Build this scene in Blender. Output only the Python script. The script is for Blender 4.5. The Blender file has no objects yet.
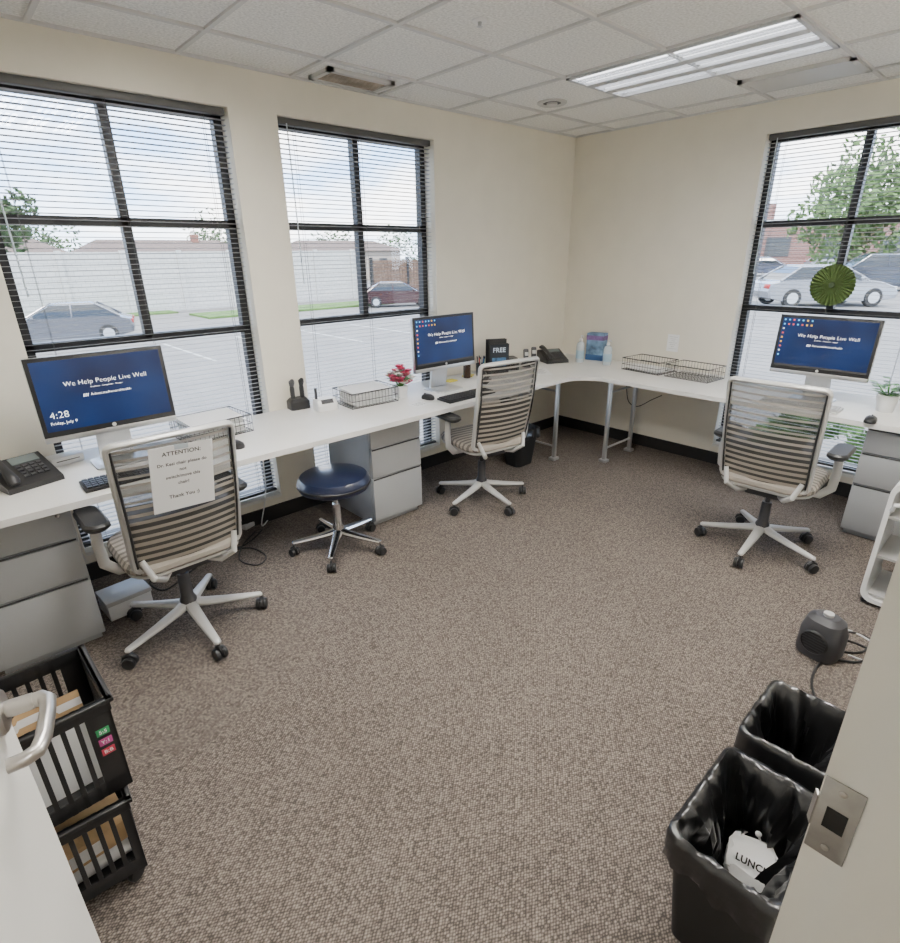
import bpy,bmesh,math,random
from mathutils import Vector,Matrix
from math import pi,sin,cos,radians as rad
random.seed(7)
COL=bpy.context.scene.collection
# ---------------------------------------------------------------- camera
CP=Vector((-4.5286,-3.2862,1.6621)); YAW,PIT,ROL,FPX=.7393,.3787,-.013,546.0
s_,c_=sin(YAW),cos(YAW)
FW=Vector((s_*cos(PIT),c_*cos(PIT),-sin(PIT))); R0=Vector((c_,-s_,0)); U0=R0.cross(FW)
RT=R0*cos(ROL)+U0*sin(ROL); UP=-R0*sin(ROL)+U0*cos(ROL)
cd=bpy.data.cameras.new('camera'); cam=bpy.data.objects.new('camera',cd); COL.objects.link(cam)
cd.sensor_fit='HORIZONTAL'; cd.sensor_width=36; cd.lens=FPX*36/900; cd.clip_start=.02; cd.clip_end=500
Mx=Matrix.Identity(4)
for i in range(3): Mx[i][0]=RT[i];Mx[i][1]=UP[i];Mx[i][2]=-FW[i];Mx[i][3]=CP[i]
cam.matrix_world=Mx; bpy.context.scene.camera=cam
def ray(px,py): return RT*((px-450)/FPX)+UP*((471.5-py)/FPX)+FW
def P(px,py,z=.74):
    d=ray(px,py); return CP+d*((z-CP.z)/d.z)
def PX(px,py,x=0):
    d=ray(px,py); return CP+d*((x-CP.x)/d.x)
# ---------------------------------------------------------------- materials
def nt(name):
    m=bpy.data.materials.new(name); m.use_nodes=True
    return m,m.node_tree,m.node_tree.nodes['Principled BSDF']
def M(name,col,rough=.5,metal=0,var=0,scale=30,bump=0,em=0,alpha=1,coat=0,stretch=None):
    m,t,b=nt(name); N=t.nodes; L=t.links
    b.inputs['Base Color'].default_value=(*col,1); b.inputs['Roughness'].default_value=rough; b.inputs['Metallic'].default_value=metal
    if coat: b.inputs['Coat Weight'].default_value=coat
    if alpha<1: b.inputs['Alpha'].default_value=alpha
    if em: b.inputs['Emission Color'].default_value=(*col,1); b.inputs['Emission Strength'].default_value=em
    if var or bump:
        tc=N.new('ShaderNodeTexCoord'); n=N.new('ShaderNodeTexNoise'); n.inputs['Scale'].default_value=scale; n.inputs['Detail'].default_value=3
        if stretch:
            mp=N.new('ShaderNodeMapping'); mp.inputs['Scale'].default_value=stretch; L.new(tc.outputs['Object'],mp.inputs[0]); L.new(mp.outputs[0],n.inputs['Vector'])
        else: L.new(tc.outputs['Object'],n.inputs['Vector'])
        if var:
            r=N.new('ShaderNodeValToRGB'); r.color_ramp.elements[0].position=.3; r.color_ramp.elements[1].position=.7
            r.color_ramp.elements[0].color=(*[max(0,c*(1-var)) for c in col],1); r.color_ramp.elements[1].color=(*[min(1,c*(1+var)) for c in col],1)
            L.new(n.outputs['Fac'],r.inputs[0]); L.new(r.outputs[0],b.inputs['Base Color'])
        if bump:
            bp=N.new('ShaderNodeBump'); bp.inputs['Strength'].default_value=bump; bp.inputs['Distance'].default_value=.002
            L.new(n.outputs['Fac'],bp.inputs['Height']); L.new(bp.outputs[0],b.inputs['Normal'])
    return m
def bands(name,c1,c2,axis,freq,duty=.5,rough=.8):
    m,t,b=nt(name); N=t.nodes; L=t.links
    tc=N.new('ShaderNodeTexCoord'); sp=N.new('ShaderNodeSeparateXYZ'); L.new(tc.outputs['Object'],sp.inputs[0])
    mu=N.new('ShaderNodeMath'); mu.operation='MULTIPLY'; mu.inputs[1].default_value=freq; L.new(sp.outputs[axis],mu.inputs[0])
    fr=N.new('ShaderNodeMath'); fr.operation='FRACT'; L.new(mu.outputs[0],fr.inputs[0])
    gt=N.new('ShaderNodeMath'); gt.operation='GREATER_THAN'; gt.inputs[1].default_value=duty; L.new(fr.outputs[0],gt.inputs[0])
    mx=N.new('ShaderNodeMix'); mx.data_type='RGBA'; mx.inputs['A'].default_value=(*c1,1); mx.inputs['B'].default_value=(*c2,1)
    L.new(gt.outputs[0],mx.inputs['Factor']); L.new(mx.outputs['Result'],b.inputs['Base Color']); b.inputs['Roughness'].default_value=rough
    return m
def carpet():
    m,t,b=nt('carpet loop'); N=t.nodes; L=t.links
    tc=N.new('ShaderNodeTexCoord'); mp=N.new('ShaderNodeMapping'); mp.inputs['Scale'].default_value=(1,1.45,1); mp.inputs['Rotation'].default_value=(0,0,rad(40))
    L.new(tc.outputs['Object'],mp.inputs[0])
    v=N.new('ShaderNodeTexVoronoi'); v.inputs['Scale'].default_value=104; v.inputs['Randomness'].default_value=.4; L.new(mp.outputs[0],v.inputs['Vector'])
    n=N.new('ShaderNodeTexNoise'); n.inputs['Scale'].default_value=1.3; n.inputs['Detail'].default_value=2; L.new(mp.outputs[0],n.inputs['Vector'])
    sp=N.new('ShaderNodeSeparateColor'); L.new(v.outputs['Color'],sp.inputs[0])
    ds=N.new('ShaderNodeMapRange'); ds.inputs['From Min'].default_value=.05; ds.inputs['From Max'].default_value=.62; ds.inputs['To Min'].default_value=.72; ds.inputs['To Max'].default_value=.0
    L.new(v.outputs['Distance'],ds.inputs['Value'])
    ad=N.new('ShaderNodeMath'); ad.operation='MULTIPLY_ADD'; ad.inputs[1].default_value=.32; L.new(sp.outputs[0],ad.inputs[0]); L.new(ds.outputs[0],ad.inputs[2])
    m2=N.new('ShaderNodeMath'); m2.operation='MULTIPLY_ADD'; m2.inputs[1].default_value=.14; L.new(n.outputs['Fac'],m2.inputs[0]); L.new(ad.outputs[0],m2.inputs[2])
    r=N.new('ShaderNodeValToRGB'); e=r.color_ramp.elements
    e[0].position=.2; e[0].color=(.055,.045,.039,1); e[1].position=1.0; e[1].color=(.31,.265,.228,1)
    k=e.new(.60); k.color=(.178,.147,.124,1)
    L.new(m2.outputs[0],r.inputs[0]); L.new(r.outputs[0],b.inputs['Base Color']); b.inputs['Roughness'].default_value=.97
    bp=N.new('ShaderNodeBump'); bp.inputs['Strength'].default_value=.5; bp.inputs['Distance'].default_value=.003
    L.new(ad.outputs[0],bp.inputs['Height']); L.new(bp.outputs[0],b.inputs['Normal'])
    return m
def brick(name,c1,c2,mort,scale,rot=(rad(90),0,0)):
    m,t,b=nt(name); N=t.nodes; L=t.links
    tc=N.new('ShaderNodeTexCoord'); mp=N.new('ShaderNodeMapping'); mp.inputs['Rotation'].default_value=rot; L.new(tc.outputs['Object'],mp.inputs[0])
    k=N.new('ShaderNodeTexBrick'); k.inputs['Scale'].default_value=scale; k.inputs['Color1'].default_value=(*c1,1); k.inputs['Color2'].default_value=(*c2,1); k.inputs['Mortar'].default_value=(*mort,1)
    L.new(mp.outputs[0],k.inputs['Vector']); L.new(k.outputs['Color'],b.inputs['Base Color']); b.inputs['Roughness'].default_value=.9
    return m
def glassmat():
    m=bpy.data.materials.new('window glass'); m.use_nodes=True; t=m.node_tree; t.nodes.clear()
    o=t.nodes.new('ShaderNodeOutputMaterial'); a=t.nodes.new('ShaderNodeBsdfTransparent'); g=t.nodes.new('ShaderNodeBsdfGlossy'); g.inputs['Roughness'].default_value=.02
    x=t.nodes.new('ShaderNodeMixShader'); x.inputs[0].default_value=.04; t.links.new(a.outputs[0],x.inputs[1]); t.links.new(g.outputs[0],x.inputs[2]); t.links.new(x.outputs[0],o.inputs[0])
    return m
def screenmat(name,c1,c2,st):
    m,t,b=nt(name); N=t.nodes; L=t.links
    tc=N.new('ShaderNodeTexCoord'); n=N.new('ShaderNodeTexNoise'); n.inputs['Scale'].default_value=3.5; n.inputs['Detail'].default_value=1; L.new(tc.outputs['Object'],n.inputs['Vector'])
    r=N.new('ShaderNodeValToRGB'); r.color_ramp.elements[0].position=.3; r.color_ramp.elements[1].position=.7
    r.color_ramp.elements[0].color=(*c1,1); r.color_ramp.elements[1].color=(*c2,1); L.new(n.outputs['Fac'],r.inputs[0])
    b.inputs['Base Color'].default_value=(.005,.005,.008,1); b.inputs['Roughness'].default_value=.3
    L.new(r.outputs[0],b.inputs['Emission Color']); b.inputs['Emission Strength'].default_value=st
    return m
m_wall=M('cream painted wall',(.81,.765,.655),.85,var=.02,scale=6,bump=.05)
m_door=M('off white door paint',(.80,.785,.73),.5,var=.015,scale=4)
m_tile=M('mineral ceiling tile',(.82,.81,.78),.95,var=.17,scale=85,bump=.6)
m_grid=M('ceiling grid enamel',(.62,.615,.60),.5)
m_carpet=carpet()
m_base=M('black rubber base',(.015,.014,.014),.6)
m_desk=M('off white laminate',(.82,.805,.77),.38,var=.02,scale=8)
m_bronze=M('dark bronze aluminium',(.02,.02,.022),.45,.3)
m_slat=M('grey blind slat',(.26,.26,.26),.5)
m_rail=M('dark blind rail',(.07,.07,.07),.5)
m_glass=glassmat()
m_sill=M('sill paint',(.80,.78,.72),.6)
m_ped=M('grey steel pedestal',(.36,.37,.38),.45,.1,var=.03,scale=5)
m_pedd=M('grey drawer front',(.40,.41,.42),.42,.1)
m_dark=M('dark recess',(.05,.05,.05),.7)
m_sil=M('brushed aluminium',(.62,.63,.64),.32,.8)
m_nickel=M('brushed nickel',(.50,.48,.45),.33,.95,var=.06,scale=60)
m_strike=M('dull nickel strike',(.36,.35,.33),.45,.9,var=.08,scale=40)
m_chrome=M('chrome',(.75,.75,.76),.15,1)
m_plat=M('platinum plastic',(.56,.555,.54),.4,.15)
m_cframe=M('chair frame silver plastic',(.52,.515,.50),.35,.25)
m_black=M('black plastic',(.018,.018,.019),.42)
m_blackm=M('black rubber matte',(.012,.012,.012),.6)
m_fab=bands('striped seat fabric',(.15,.135,.12),(.36,.325,.28),1,24,.45)
m_band=M('grey taupe back band',(.30,.28,.25),.8)
m_bandt=M('taupe back band',(.33,.295,.25),.8)
m_band2=M('charcoal lower back mesh',(.040,.037,.034),.8,alpha=.92)
m_band3=M('dark see-through back mesh',(.030,.029,.028),.8,alpha=.68)
m_navy=M('navy vinyl',(.010,.016,.045),.28,coat=.4)
m_paper=M('white paper',(.88,.88,.87),.8)
m_ink=M('black ink',(.01,.01,.01),.8)
m_white=M('white plastic',(.84,.84,.83),.35)
m_wtext=M('lit white lettering',(1,1,1),.5,em=2.6)
m_scr=screenmat('navy lit screen',(.0015,.010,.055),(.003,.034,.15),1.3)
m_manila=M('manila card',(.56,.38,.20),.8,var=.08,scale=20)
m_green=M('leaf green',(.08,.27,.04),.5,var=.3,scale=30)
m_rosette=M('green pleated paper',(.10,.155,.045),.7,var=.2,scale=40)
m_pink=M('pink petals',(.75,.10,.22),.6,var=.4,scale=60)
m_wpetal=M('white petals',(.8,.76,.72),.6)
m_liner=M('black bin liner film',(.014,.014,.015),.28,bump=.9,scale=16,coat=.4)
m_dgrey=M('dark grey plastic',(.05,.05,.055),.45)
m_cord=M('black cord',(.015,.015,.015),.6)
m_wcord=M('white cord',(.7,.7,.68),.6)
m_clear=M('clear bottle plastic',(.72,.80,.86),.12,alpha=.75)
m_tire=M('tyre rubber',(.015,.015,.015),.8)
m_cglass=M('car glass',(.02,.025,.03),.08)
m_red=M('red lamp lens',(.4,.01,.01),.3)
m_bark=M('tree bark',(.1,.07,.05),.9,var=.3,scale=8)
# ---------------------------------------------------------------- mesh helper
def frames(pts,closed=False):
    pts=[Vector(p) for p in pts]; n=len(pts); T=[]
    for i in range(n):
        a=pts[(i-1)%n] if closed or i>0 else pts[i]; b=pts[(i+1)%n] if closed or i<n-1 else pts[i]
        d=(b-a); T.append(d.normalized() if d.length>1e-9 else Vector((0,0,1)))
    u=T[0].orthogonal().normalized()
    if abs(T[0].z)<.99: u=T[0].cross(Vector((0,0,1))).normalized()
    out=[]
    for i in range(n):
        u=(u-T[i]*u.dot(T[i])); u=u.normalized() if u.length>1e-6 else T[i].orthogonal().normalized()
        out.append((pts[i],u,T[i].cross(u)))
    return out
class MB:
    def __init__(s): s.v=[];s.f=[]
    def add(s,vs,fs,Mt=None):
        o=len(s.v); s.v+=[(Mt@Vector(v) if Mt else Vector(v)) for v in vs]; s.f+=[[i+o for i in f] for f in fs]; return s
    def box(s,c,d,rz=0,rx=0,ry=0,bev=0,seg=2):
        Mt=Matrix.Translation(c)@Matrix.Rotation(rz,4,'Z')@Matrix.Rotation(ry,4,'Y')@Matrix.Rotation(rx,4,'X')
        if bev:
            b=bmesh.new(); bmesh.ops.create_cube(b,size=1)
            for v in b.verts: v.co=Vector((v.co.x*d[0],v.co.y*d[1],v.co.z*d[2]))
            bmesh.ops.bevel(b,geom=list(b.edges),offset=min(bev,min(d)*.49),segments=seg,affect='EDGES',profile=.5)
            b.verts.index_update(); s.add([v.co.copy() for v in b.verts],[[v.index for v in f.verts] for f in b.faces],Mt); b.free(); return s
        x,y,z=d[0]/2,d[1]/2,d[2]/2
        return s.add([(-x,-y,-z),(x,-y,-z),(x,y,-z),(-x,y,-z),(-x,-y,z),(x,-y,z),(x,y,z),(-x,y,z)],[[3,2,1,0],[4,5,6,7],[0,1,5,4],[1,2,6,5],[2,3,7,6],[3,0,4,7]],Mt)
    def bb(s,x0,x1,y0,y1,z0,z1,bev=0): return s.box(((x0+x1)/2,(y0+y1)/2,(z0+z1)/2),(abs(x1-x0),abs(y1-y0),abs(z1-z0)),bev=bev)
    def rings(s,R,cap=True,closed=False,Mt=None):
        n=len(R[0]); vs=[p for r in R for p in r]; fs=[]
        m=len(R)
        for i in range(m if closed else m-1):
            for j in range(n):
                a=i*n+j;b=i*n+(j+1)%n;c=((i+1)%m)*n+(j+1)%n;d=((i+1)%m)*n+j; fs.append([a,b,c,d])
        if cap and not closed: fs.append(list(range(n))[::-1]); fs.append([(m-1)*n+j for j in range(n)])
        return s.add(vs,fs,Mt)
    def tube(s,pts,r,n=8,closed=False,flat=1,Mt=None):
        fr=frames(pts,closed); R=[]
        for i,(p,u,w) in enumerate(fr):
            rr=r[i] if isinstance(r,(list,tuple)) else r
            R.append([p+u*rr*cos(2*pi*k/n)+w*rr*flat*sin(2*pi*k/n) for k in range(n)])
        return s.rings(R,True,closed,Mt)
    def lathe(s,prof,n=24,c=(0,0,0),Mt=None,cap=True):
        Mt=Mt or Matrix.Translation(c)
        return s.rings([[(r*cos(2*pi*k/n),r*sin(2*pi*k/n),z) for k in range(n)] for r,z in prof],cap,False,Mt)
    def prism(s,poly,d0,d1,Mt=None):
        n=len(poly); vs=[(x,y,d0) for x,y in poly]+[(x,y,d1) for x,y in poly]
        return s.add(vs,[list(range(n))[::-1],list(range(n,2*n))]+[[i,(i+1)%n,n+(i+1)%n,n+i] for i in range(n)],Mt)
    def build(s,name,mat,parent=None,smooth=True,ang=35,**kw):
        me=bpy.data.meshes.new(name); me.from_pydata([tuple(v) for v in s.v],[],s.f)
        b=bmesh.new(); b.from_mesh(me); bmesh.ops.recalc_face_normals(b,faces=b.faces); b.to_mesh(me); b.free()
        me.materials.append(mat)
        if smooth: me.shade_smooth(); me.set_sharp_from_angle(angle=rad(ang))
        o=bpy.data.objects.new(name,me); COL.objects.link(o)
        if parent: o.parent=parent
        for k,v in kw.items(): o[k]=v
        return o
def rr(w,d,r,z,n=5,cx=0,cy=0):
    out=[]
    for qx,qy,a0 in ((1,1,0),(-1,1,90),(-1,-1,180),(1,-1,270)):
        for k in range(n+1):
            a=rad(a0+90*k/n); out.append((cx+qx*(w/2-r)+r*cos(a),cy+qy*(d/2-r)+r*sin(a),z))
    return out
def tag(o,label,cat,group=None,kind=None):
    if label:o['label']=label
    if cat:o['category']=cat
    if group:o['group']=group
    if kind:o['kind']=kind
    return o
def thing(name,label,cat,loc=(0,0,0),rz=0,group=None):
    o=bpy.data.objects.new(name,None); COL.objects.link(o); o.empty_display_size=.1; o.location=loc; o.rotation_euler=(0,0,rz)
    return tag(o,label,cat,group)
def ALL(): return list(COL.objects)
def copy_tree(o,parent=None,loc=None,rz=None,label=None):
    c=o.copy(); COL.objects.link(c); c.parent=parent
    if loc is not None: c.location=loc
    if rz is not None: c.rotation_euler=(0,0,rz)
    if label: c['label']=label
    for ch in [k for k in ALL() if k.parent==o and k!=c]: copy_tree(ch,c)
    return c
def text(body,size,mat,parent,Mt,name='lettering',off=0,alignx='CENTER'):
    cu=bpy.data.curves.new('t','FONT'); cu.body=body; cu.size=size; cu.align_x=alignx; cu.align_y='CENTER'; cu.offset=off; cu.space_character=1.04
    ob=bpy.data.objects.new('t',cu); COL.objects.link(ob); dg=bpy.context.evaluated_depsgraph_get(); dg.update()
    me=bpy.data.meshes.new_from_object(ob.evaluated_get(dg)); bpy.data.objects.remove(ob)
    me.transform(Mt); me.materials.clear(); me.materials.append(mat)
    o=bpy.data.objects.new(name,me); COL.objects.link(o); o.parent=parent; return o
FRONT=Matrix.Rotation(rad(90),4,'X')   # text plane facing -y
def TT(x,y,z): return Matrix.Translation((x,y,z))
def S(name,mb,mat,parent=None,smooth=False):
    o=mb.build(name,mat,parent,smooth)
    if not parent: o['kind']='structure'
    return o
# ---------------------------------------------------------------- room
H=2.585; ZT=2.40; ZS=.15; XL=-5.45; YD=-3.25; WT=.2
W1=(-4.24,-3.09); W2=(-2.81,-1.645); W3=(-2.74,-1.58)
w=MB()
w.bb(XL-WT,0+WT,0,WT,ZT,H+.1); w.bb(XL-WT,WT,0,WT,-.1,ZS)
for a,b in ((XL-WT,W1[0]),(W1[1],W2[0]),(W2[1],WT)): w.bb(a,b,0,WT,ZS,ZT)
S('wall_left',w,m_wall)
w=MB(); w.bb(0,WT,-5.6,0,ZT,H+.1); w.bb(0,WT,-5.6,0,-.1,ZS); w.bb(0,WT,W3[1],0,ZS,ZT); w.bb(0,WT,-5.6,W3[0],ZS,ZT)
S('wall_right',w,m_wall)
JX=-3.85; HX=-4.78
w=MB(); w.bb(JX+.04,0,YD-.13,YD,0,H); w.bb(XL,HX-.04,YD-.13,YD,0,H); w.bb(HX-.04,JX+.04,YD-.13,YD,2.16,H)
S('wall_front',w,m_wall)
w=MB(); w.bb(XL-WT,XL,-5.6,0,-.1,H+.1); S('wall_back',w,m_wall)
w=MB(); w.bb(XL-WT,WT,-5.7,-5.6,-.1,H+.1); S('wall_hall',w,m_wall)
w=MB(); w.bb(XL-WT,WT,-5.7,WT,-.1,0); S('floor',w,m_carpet)
w=MB(); w.bb(XL-WT,WT,-5.7,WT,H+.015,H+.12); ceil=S('ceiling',w,m_tile)
w=MB(); ST=.603
xs=[-.9+ST]+[-.9-ST*k for k in range(8)]; ys=[-.99+ST-.0]+[-.99-ST*k for k in range(8)]
for x in xs: w.bb(x-.011,x+.011,-5.6,0,H+.004,H+.016)
for y in ys: w.bb(XL,0,y-.011,y+.011,H+.0035,H+.016)
w.bb(XL,0,-.02,0,H+.003,H+.016); w.bb(-.02,0,-5.6,0,H+.003,H+.016)
w.build('ceiling_grid',m_grid,ceil,False)
w=MB(); w.bb(XL,0,-.012,0,0,.1); S('baseboard_left',w,m_base)
w=MB(); w.bb(-.012,0,YD,-.012,0,.1); S('baseboard_right',w,m_base)
w=MB(); w.bb(JX+.06,-.012,YD,YD+.012,0,.1); S('baseboard_front',w,m_base)
w=MB(); w.bb(XL,XL+.012,YD,-.012,0,.1); S('baseboard_back',w,m_base)
def window(idx,a,b,wallB=False):
    def T(mb):
        if wallB: mb.v=[Vector((v.y,-v.x,v.z)) for v in mb.v]
        return mb
    if wallB: a,b=-b,-a
    fy0,fy1=.105,.16; mid=(a+b)/2
    f=MB(); t=.045
    f.bb(a,a+t,fy0,fy1,ZS,ZT); f.bb(b-t,b,fy0,fy1,ZS,ZT); f.bb(a,b,fy0,fy1,ZT-t,ZT); f.bb(a,b,fy0,fy1,ZS,ZS+t)
    for z in (1.835,1.255): f.bb(a,b,fy0,fy1,z-.022,z+.022)
    f.bb(mid-.022,mid+.022,fy0,fy1,1.255,ZT)
    wf=S('window_%d'%idx,T(f),m_bronze)
    g=MB(); g.bb(a+t,b-t,.13,.134,ZS+t,ZT-t); T(g).build('pane',m_glass,wf,False)
    g=MB(); g.bb(a-.0,b+.0,-.012,.105,ZS-.0,ZS+.02,); T(g).build('window_sill',m_sill,wf,False)
    loc=((a+b)/2,.05,ZT)
    if wallB: loc=(.05,-(a+b)/2,ZT)
    root=thing('venetian_blind','',None,loc,-pi/2 if wallB else 0,'venetian blinds in the windows'); hw=(b-a)/2-.006
    root['category']='blind'
    q=MB(); q.bb(-hw,hw,-.02,.02,-.035,0,.003); q.build('head_rail',m_rail,root)
    q=MB(); z=-.055; bot=-(ZT-ZS)+.06
    while z>bot:
        q.box((0,0,z),(2*hw,.025,.0013),rx=rad(-5)); z-=.0254
    q.build('slats',m_slat,root,False)
    q=MB(); q.bb(-hw,hw,-.013,.013,bot-.03,bot-.012,.002); q.build('bottom_rail',m_rail,root)
    for u in (-.8,0,.8):
        q=MB(); q.tube([(u*hw,-.014,-.03),(u*hw,-.014,bot)],.0012,4); q.tube([(u*hw,.014,-.03),(u*hw,.014,bot)],.0012,4); q.build('ladder_cord',m_rail,root)
    q=MB(); q.tube([(-hw+.06,-.028,-.03),(-hw+.065,-.03,-.9)],.004,6); q.build('tilt_wand',m_clear,root)
    return root
b1=window(1,*W1); b1['label']='open horizontal blind in the window behind the monitor with the clock'
b2=window(2,*W2); b2['label']='open horizontal blind in the window beside the blank cream corner wall'
b3=window(3,*W3,wallB=True); b3['label']='open horizontal blind behind the green paper rosette'
pr=PX(833,285,-.005)
ro=thing('paper_rosette','green folded paper rosette hanging in front of a blind','decoration',pr,0)
q=MB(); n=64; vs=[(-.012,0,0)]
for k in range(n):
    a=2*pi*k/n; vs.append((-.032 if k%2 else -.006,.132*cos(a),.132*sin(a)))
q.add(vs,[[0,1+k,1+(k+1)%n] for k in range(n)]); q.build('pleated_disc',m_rosette,ro,False)
q=MB(); q.lathe([(.001,0),(.020,.004),(.016,.01),(.001,.012)],20,Mt=TT(-.024,0,0)@Matrix.Rotation(-pi/2,4,'Y')); q.build('centre_button',M('deep green paper',(.03,.05,.015),.7),ro)
q=MB(); q.tube([(-.02,0,.13),(.03,0,ZT-.04-pr.z)],.001,4); q.build('hanging_thread',m_cord,ro)
f=MB()
f.bb(JX,JX+.05,YD-.145,YD+.015,0,2.16); f.bb(JX-.016,JX,YD-.145,YD-.033,0,2.11)
f.bb(HX-.05,HX,YD-.145,YD+.015,0,2.16); f.bb(HX,HX+.016,YD-.145,YD-.033,0,2.11)
f.bb(HX-.05,JX+.05,YD-.145,YD+.015,2.11,2.16)
fr=S('trim_1',f,m_door)
q=MB(); q.bb(JX-.0025,JX,-3.28,-3.2365,.925,1.05,.001); q.box((JX+.003,-3.2335,.988),(.012,.003,.05),rz=rad(25)); sp=q.build('strike_plate',m_strike,fr)
q=MB(); q.bb(JX-.0032,JX-.002,-3.27,-3.247,.972,1.006); q.build('latch_hole',m_ink,sp,False)
for z in (.94,1.036):
    q=MB(); q.lathe([(.0045,0),(.0045,.001),(.002,.0018)],12,Mt=TT(JX-.0025,-3.258,z)@Matrix.Rotation(-pi/2,4,'Y')); q.build('screw',m_nickel,sp)
LL=.925; ang=math.atan2(.915,.165)
q=MB(); q.bb(0,LL,0,.045,.01,2.10,.002)
dl=S('door_1',q,m_door); dl.location=(HX+.016,YD,0); dl.rotation_euler=(0,0,ang)
LZ=1.05; BS=.048
for sgn in (-1,1):
    y0=0 if sgn<0 else .045
    q=MB(); q.lathe([(.001,0),(.034,0),(.034,.006),(.030,.011),(.013,.012),(.012,.045),(.001,.045)],32,Mt=TT(LL-BS,y0,LZ)@Matrix.Rotation(pi/2 if sgn<0 else -pi/2,4,'X'))
    yy=y0+sgn*.055
    q.tube([(LL-BS,y0+sgn*.04,LZ),(LL-BS,yy,LZ),(LL-BS-.010,yy+sgn*.008,LZ),(LL-BS-.035,yy+sgn*.009,LZ),(LL-BS-.09,yy+sgn*.006,LZ),(LL-BS-.112,yy,LZ),(LL-BS-.120,yy-sgn*.014,LZ),(LL-BS-.121,yy-sgn*.032,LZ)],[.011,.0115,.011,.0105,.0105,.0105,.010,.010],14)
    q.build('lever_handle',m_nickel,dl)
q=MB(); q.bb(LL,LL+.002,.01,.035,.93,1.05); q.build('latch_plate',m_nickel,dl,False)
# ---------------------------------------------------------------- ceiling fixtures
m_lens=M('soft lit lamp lens',(.93,.95,1.0),.4,em=4.2)
m_lens_fill=M('added fill lamp lens',(1,.965,.91),.4,em=60)  # much stronger glow, only for the unseen lamps added as fill
m_troff=M('white enamel troffer',(.50,.51,.53),.4)
def troffer(x0,y0,label,lm):
    r=thing('ceiling_light',label,'light',(x0+ST/2,y0-ST,H),0,'recessed ceiling lights'); w2,l2=ST/2-.004,ST-.004
    q=MB()
    for sx in (-1,1): q.bb(sx*w2,sx*(w2-.022),-l2,l2,-.006,.014)
    for sy in (-1,1): q.bb(-w2,w2,sy*l2,sy*(l2-.022),-.006,.014)
    q.build('frame',m_troff,r,False)
    for c in (-.19,0,.19):
        q=MB(); q.bb(c-.062,c+.062,-l2+.025,l2-.025,.006,.010); q.build('lens',lm,r,False)
    for c in (-.095,.095):
        q=MB(); q.bb(c-.032,c+.032,-l2+.02,l2-.02,-.012,.010,.004); q.build('divider',m_troff,r,False)
    for c in (-.21,-.17,-.02,.02,.17,.21):
        q=MB(); q.bb(c-.0025,c+.0025,-l2+.02,l2-.02,-.004,.006); q.build('louvre_blade',m_troff,r,False)
    q=MB(); q.bb(-w2+.02,w2-.02,-.004,.004,-.006,.008); q.build('cross_bar',m_troff,r,False)
    return r
t1=troffer(-1.503,-.99,'long louvred light panel in the ceiling near the corner',m_lens)
t2=troffer(-3.9,-.99,'added unseen fill light in the ceiling over the near left desk, out of frame',m_lens_fill); t2.location=(-3.6,-1.6,H)  # lamp added out of view to brighten the room
t4=copy_tree(t2,None,(-1.9,-2.82,H),pi/2,'added unseen fill light in the ceiling along the doorway wall, out of frame')  # extra out-of-view lamp, put in to raise the indoor light
t3=copy_tree(t2,None,(-3.6,-4.6,H),pi/2,'added unseen fill light in the hallway ceiling behind the doorway')  # unseen lamp added behind the camera as hallway fill
d=thing('sprinkler_head','small white recessed sprinkler head in the ceiling tile','sprinkler',(-2.455,-1.24,H+.015))
q=MB(); q.lathe([(.001,0),(.035,0),(.033,-.005),(.02,-.008),(.001,-.008)],24); q.build('escutcheon',m_white,d)
q=MB(); q.lathe([(.001,-.008),(.009,-.008),(.007,-.022),(.014,-.024),(.001,-.027)],16); q.build('deflector',m_sil,d)
d=thing('round_ceiling_speaker','round grey disc with a dark ring in the ceiling by the corner','speaker',(-1.09,-.58,H+.015))
q=MB(); q.lathe([(.06,0),(.10,0),(.10,-.006),(.09,-.012),(.06,-.006)],36,cap=False); q.build('rim',m_plat,d)
q=MB(); q.lathe([(.001,-.004),(.062,-.004),(.062,-.002),(.001,-.002)],36); q.build('dark_ring',m_dgrey,d)
q=MB(); q.lathe([(.001,-.016),(.036,-.014),(.036,-.004),(.001,-.004)],24); q.build('centre_disc',m_plat,d)
def vent(name,label,x0,x1,y0,y1,n,dark,fin,fw=.018,tilt=20):
    d=thing(name,label,'vent',((x0+x1)/2,(y0+y1)/2,H),0); a,b=(x1-x0)/2,(y1-y0)/2
    q=MB(); t=.03
    for s in (-1,1): q.bb(s*a,s*(a-t),-b,b,-.006,.014); q.bb(-a,a,s*b,s*(b-t),-.006,.014)
    q.build('frame',m_plat,d,False)
    q=MB(); q.bb(-a+t,a-t,-b+t,b-t,.0,.002); q.build('duct_opening',dark,d,False)
    q=MB()
    for k in range(n):
        if a<b: x=-a+t+(2*a-2*t)*(k+.5)/n; q.box((x,0,-.004),(fw,2*b-2*t,.0015),ry=rad(tilt))
        else: y=-b+t+(2*b-2*t)*(k+.5)/n; q.box((0,y,-.004),(2*a-2*t,fw,.0015),rx=rad(tilt))
    q.build('fins',fin,d,False)
m_stain=M('dusty brown grille',(.48,.42,.35),.9,var=.3,scale=10)
vent('return_air_grille','dusty brownish air grille in the ceiling above the window wall',-2.63,-2.19,-.29,-.07,8,M('stained duct',(.30,.25,.20),.9,var=.35,scale=9),m_stain,.014,10)
vent('supply_air_diffuser','white slotted air diffuser in the ceiling above the rosette window',-.64,-.31,-2.2,-1.6,6,m_dgrey,m_plat,.026,12)
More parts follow.
